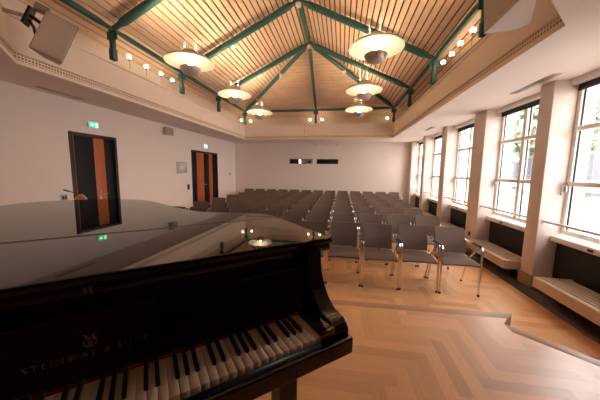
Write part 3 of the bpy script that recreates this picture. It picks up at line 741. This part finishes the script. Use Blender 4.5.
# cheek blocks, arms, key slip, keybed
for xa, xb in ((-.006, .049), (-1.277, -1.232)):
    k = yz_prism([(-.004, KZ - .03), (-.004, KZ + .006), (.002, KZ + .012), (.145, KZ + .014), (.165, KZ + .03), (.165, KZ - .03)], xa, xb, .002); obj('cheek_block', k, PIANO, piano)
arm = [(.004, -.112), (.000, -.105), (.000, -.035), (.004, -.004), (.016, .014), (.036, .022), (.062, .022), (.090, .032), (.118, .055), (.142, .085), (.162, .122), (.172, .16), (.176, .20), (.178, .235)]
arm = catmull(arm, 3) + [(.30, .235), (.30, -.112)]
for xa, xb in ((.050, .112), (-1.34, -1.278)):
    k = yz_prism([(y, KZ + z) for y, z in arm], xa, xb, .004); obj('arm', k, PIANO, piano)
k = BM(); add_box(k, (-1.335, -.030, KZ - .082), (.108, -.006, KZ - .026), .005); obj('key_slip', k, PIANO, piano)
k = BM(); add_box(k, (-1.25, .06, KZ - .115), (.03, .45, KZ - .036), .004); obj('keybed', k, PIANOS, piano)
# legs
for x, y in ((-.035, .21), (-1.19, .21), (-.86, 1.95)):
    k = BM(); prof = [(.044, KZ - .115), (.044, KZ - .20), (.039, KZ - .215), (.039, .30), (.040, .12), (.045, .09)]
    for (r, z), (r2, z2) in zip(prof, prof[1:]):
        lo = [k.verts.new((x + sx * r, y + sy * r, z)) for sx, sy in ((-1, -1), (1, -1), (1, 1), (-1, 1))]; hi = [k.verts.new((x + sx * r2, y + sy * r2, z2)) for sx, sy in ((-1, -1), (1, -1), (1, 1), (-1, 1))]
        for q in range(4): k.faces.new((lo[q], lo[(q + 1) % 4], hi[(q + 1) % 4], hi[q]))
    bmesh.ops.remove_doubles(k, verts=k.verts[:], dist=1e-4); bmesh.ops.holes_fill(k, edges=k.edges[:])
    lg = obj('leg', k, PIANO, piano, smooth=False)
    k = BM(); add_box(k, (x - .02, y - .03, .055), (x + .02, y + .03, .09), .004); add_tube(k, [(x - .016, y + .02, .034), (x + .016, y + .02, .034)], .034, 20); obj('caster', k, BRASS, lg)
# pedal lyre
k = BM(); add_box(k, (-.72, .34, .10), (-.51, .44, .19), .006)
for xx in (-.68, -.55): add_box(k, (xx - .02, .37, .19), (xx + .02, .41, KZ - .118), .004)
ly = obj('pedal_lyre', k, PIANO, piano)
for xx in (-.68, -.615, -.55):
    k = BM(); add_box(k, (xx - .013, .20, .105), (xx + .013, .35, .118), .004); obj('pedal', k, BRASS, ly)

# ------------------------------------------------------------------ chairs (face the stage, -Y)
GROUP = 'grey padded chairs in rows facing the stage'
def make_chair(loc, label):
    t = thing('stacking_chair', label, 'chair', loc, 0, GROUP)
    W = .225
    # seat: shallow dished cushion with a waterfall front
    nx, ny = 8, 8; k = BM(); top = {}; bot = {}
    for i in range(nx + 1):
        for j in range(ny + 1):
            u = i / nx * 2 - 1; v = j / ny
            x = u * W * (1 - .03 * v); y = -.285 + v * .455
            dip = -.012 * (1 - u * u) * math.sin(PI * v); fr = -.030 * max(0, (1 - v * 5)) ** 2; rim = -.010 * abs(u) ** 8
            zc = .462 + dip + fr + rim - .012 * v
            top[i, j] = k.verts.new((x, y, zc)); bot[i, j] = k.verts.new((x * .985, y + (.006 if j == 0 else 0), zc - .036 + (-fr * .5)))
    for i in range(nx):
        for j in range(ny):
            k.faces.new((top[i, j], top[i + 1, j], top[i + 1, j + 1], top[i, j + 1])); k.faces.new((bot[i, j], bot[i, j + 1], bot[i + 1, j + 1], bot[i + 1, j]))
    for i in range(nx):
        k.faces.new((top[i, 0], bot[i, 0], bot[i + 1, 0], top[i + 1, 0])); k.faces.new((top[i, ny], top[i + 1, ny], bot[i + 1, ny], bot[i, ny]))
    for j in range(ny):
        k.faces.new((top[0, j], top[0, j + 1], bot[0, j + 1], bot[0, j])); k.faces.new((top[nx, j], bot[nx, j], bot[nx, j + 1], top[nx, j + 1]))
    obj('seat', k, FAB, t, ang=60)
    # backrest: curved panel leaning back
    k = BM(); top = {}; bot = {}
    for i in range(nx + 1):
        for j in range(ny + 1):
            u = i / nx * 2 - 1; v = j / ny
            z = .470 + v * .362; wd = (.212 - .008 * v) if v < .98 else .199
            y = .118 + .085 * v ** 1.15 - .020 * (1 - u * u) * -1 - .012 * math.sin(PI * v)
            top[i, j] = k.verts.new((u * wd, y - .016, z)); bot[i, j] = k.verts.new((u * wd * .985, y + .014, z - .002))
    for i in range(nx):
        for j in range(ny):
            k.faces.new((top[i, j], top[i + 1, j], top[i + 1, j + 1], top[i, j + 1])); k.faces.new((bot[i, j], bot[i, j + 1], bot[i + 1, j + 1], bot[i + 1, j]))
    for i in range(nx):
        k.faces.new((top[i, 0], bot[i, 0], bot[i + 1, 0], top[i + 1, 0])); k.faces.new((top[i, ny], top[i + 1, ny], bot[i + 1, ny], bot[i, ny]))
    for j in range(ny):
        k.faces.new((top[0, j], top[0, j + 1], bot[0, j + 1], bot[0, j])); k.faces.new((top[nx, j], bot[nx, j], bot[nx, j + 1], top[nx, j + 1]))
    obj('backrest', k, FAB, t, ang=60)
    k = BM(); add_tube(k, [(-0.2395, .02, .425), (0.2395, .02, .425)], .011, 8); add_tube(k, [(-0.2395, -.16, .425), (0.2395, -.16, .425)], .011, 8); obj('seat_frame', k, CHROME, t)
    for sg in (-1, 1):
        x = sg * .2420
        l = tubeo('front_leg', catmull([(x, -.270, .012), (x, -.270, .30), (x, -.268, .58), (x, -.258, .638), (x, -.225, .660), (x, -.05, .655), (x, .12, .645), (sg * .225, .165, .66), (sg * .215, .172, .70)], 4), .0125, CHROME, t, 8)
        latheo('rubber_foot', [(0, .0), (.016, .0), (.016, .022), (.0125, .03), (0, .03)], PADB, l, 10, (x, -.270, 0))
        l = tubeo('rear_leg', catmull([(x, .225, .012), (x, .16, .18), (x, .085, .38), (x, .02, .46), (x, -.06, .53), (x, -.11, .60), (x, -.13, .648)], 3), .0125, CHROME, t, 8)
        latheo('rubber_foot', [(0, .0), (.016, .0), (.016, .022), (.0125, .03), (0, .03)], PADB, l, 10, (x, .225, 0))
        k = BM(); add_box(k, (x - .0135, -.235, .664), (x + .0135, -.02, .680), .006); obj('armrest', k, PADB, t)
    return t
ORD = ['front', 'second', 'third', 'fourth', 'fifth', 'sixth', 'seventh', 'last']
NTH = ['nearest the windows', 'second from the windows', 'third from the windows', 'fourth from the windows', 'fifth from the windows', 'sixth from the windows', 'seventh from the windows', 'eighth from the windows', 'ninth from the windows', 'tenth from the windows', 'eleventh from the windows', 'second from the doors side', 'nearest the doors side']
proto = None
for r in range(8):
    y = 3.83 + .966 * r
    ks = list(range(3, -8, -1)) if r < 7 else list(range(4, -9, -1))
    for i, kk in enumerate(ks):
        pos = NTH[i] if i < len(ks) - 1 else 'nearest the doors side'
        lab = 'grey padded chair with chrome legs in the %s row, %s' % (ORD[r], pos)
        rr = random.Random(r * 50 + kk)
        loc = (.065 + .5165 * kk + 0., y + rr.uniform(-.012, .012) - .004 * kk * 0, 0)
        if proto is None: proto = make_chair(loc, lab)
        else: dup(proto, loc, lab, GROUP)

# ------------------------------------------------------------------ outside the windows
g = structure(boxo('ground_outside', (XW + .4, -14, -1.2), (40, 40, -1.0), PAVE))
def house(loc, L, Wd, H, RH, label):
    t = thing('house', label, 'house', loc)
    boxo('wall', (0, 0, 0), (Wd, L, H), RENDER_, t)
    k = BM(); a = [(-.4, H - .15), (Wd / 2, H + RH), (Wd + .4, H - .15)]
    add_prism(k, [(x, z) for x, z in a], -.4, L + .4, 0, Matrix(((1, 0, 0, 0), (0, 0, 1, 0), (0, 1, 0, 0), (0, 0, 0, 1)))); obj('roof', k, TILE, t, smooth=False)
    n = max(2, int(L / 2.2))
    for i in range(n):
        yy = (i + .5) * L / n
        w_ = boxo('window', (-.03, yy - .45, H - 1.7), (.02, yy + .45, H - .5), STEEL, t); boxo('pane', (-.04, yy - .4, H - 1.65), (-.03, yy + .4, H - .55), STEEL, w_)
    boxo('chimney', (Wd / 2 + .3, L * .3, H + RH * .4), (Wd / 2 + .8, L * .3 + .5, H + RH + .6), RISER, t)
house((10.2, 11.0, -1.0), 9.5, 6.0, 2.4, 1.35, 'pale house with a dark tiled roof across the street')
def tree(x, y, h, r, label, seed):
    rnd = random.Random(seed)
    t = thing('tree', label, 'tree', (x, y, -1.0), 0, None)
    tubeo('trunk', [(0, 0, 0), (.05, .02, h * .3), (0, .1, h * .6)], [.22, .17, .09], BARK, t, 10)
    k = BM()
    for i in range(1500):
        th, ph = rnd.uniform(0, 2 * PI), math.acos(rnd.uniform(-1, 1)); q = r * (rnd.random() ** .35) * (1 + .25 * math.sin(3 * th + seed) * math.sin(2 * ph))
        c = Vector((q * math.cos(th) * math.sin(ph), q * math.sin(th) * math.sin(ph), h * .72 + q * .8 * math.cos(ph)))
        a = Vector((rnd.uniform(-1, 1), rnd.uniform(-1, 1), rnd.uniform(-1, 1))).normalized(); s_ = r * .11
        b2 = a.orthogonal().normalized(); c2 = a.cross(b2)
        quad(k, c + b2 * s_, c + c2 * s_ * .6, c - b2 * s_, c - c2 * s_ * .6)
    f_ = obj('foliage', k, LEAF, t, smooth=False)
tree(18.5, 27.0, 9.0, 4.6, 'leafy green tree behind the house across the street', 3)
tree(20.5, 15.5, 8.0, 2.6, 'rounded green tree beyond the house, nearer the stage windows', 5)

# ------------------------------------------------------------------ light
wd = bpy.data.worlds.new('overcast_sky'); scene.world = wd; wd.use_nodes = True
bg = wd.node_tree.nodes['Background']; bg.inputs[0].default_value = (1.0, .98, .975, 1); bg.inputs[1].default_value = 7.8
for y0, y1 in bays:
    ld = bpy.data.lights.new('sky_portal', 'AREA'); ld.shape = 'RECTANGLE'; ld.size = y1 - y0; ld.size_y = 1.95; ld.cycles.is_portal = True
    lo = bpy.data.objects.new('sky_portal', ld); C.objects.link(lo)
    lo.matrix_world = Matrix.Translation((XW + .10, (y0 + y1) / 2, 1.80)) @ Matrix(((0, 0, 1, 0), (1, 0, 0, 0), (0, 1, 0, 0), (0, 0, 0, 1)))

# ------------------------------------------------------------------ camera
cd = bpy.data.cameras.new('camera'); cam = bpy.data.objects.new('camera', cd); C.objects.link(cam)
f, yaw, pitch, roll, h = 251.908, .161, .114, .013, 1.64
yaw, pitch, roll = (0.161212, 0.114070, 0.012587)
cy, sy, cp, sp_ = math.cos(yaw), math.sin(yaw), math.cos(pitch), math.sin(pitch)
fw = Vector((-sy * cp, cy * cp, -sp_)); rt = Vector((cy, sy, 0)); up = rt.cross(fw)
r2 = rt * math.cos(roll) + up * math.sin(roll); u2 = -rt * math.sin(roll) + up * math.cos(roll)
cam.matrix_world = Matrix(((r2.x, u2.x, -fw.x, 0), (r2.y, u2.y, -fw.y, 0), (r2.z, u2.z, -fw.z, h), (0, 0, 0, 1)))
cd.sensor_width = 36; cd.lens = f / 600 * 36; cd.clip_start = .02
scene.camera = cam
scene.view_settings.view_transform = 'Standard'; scene.view_settings.look = 'None'
scene.view_settings.exposure = .60; scene.view_settings.gamma = 1.; scene.view_settings.use_curve_mapping = False
scene.cycles.use_denoising = True
scene.cycles.max_bounces = 10; scene.cycles.diffuse_bounces = 6
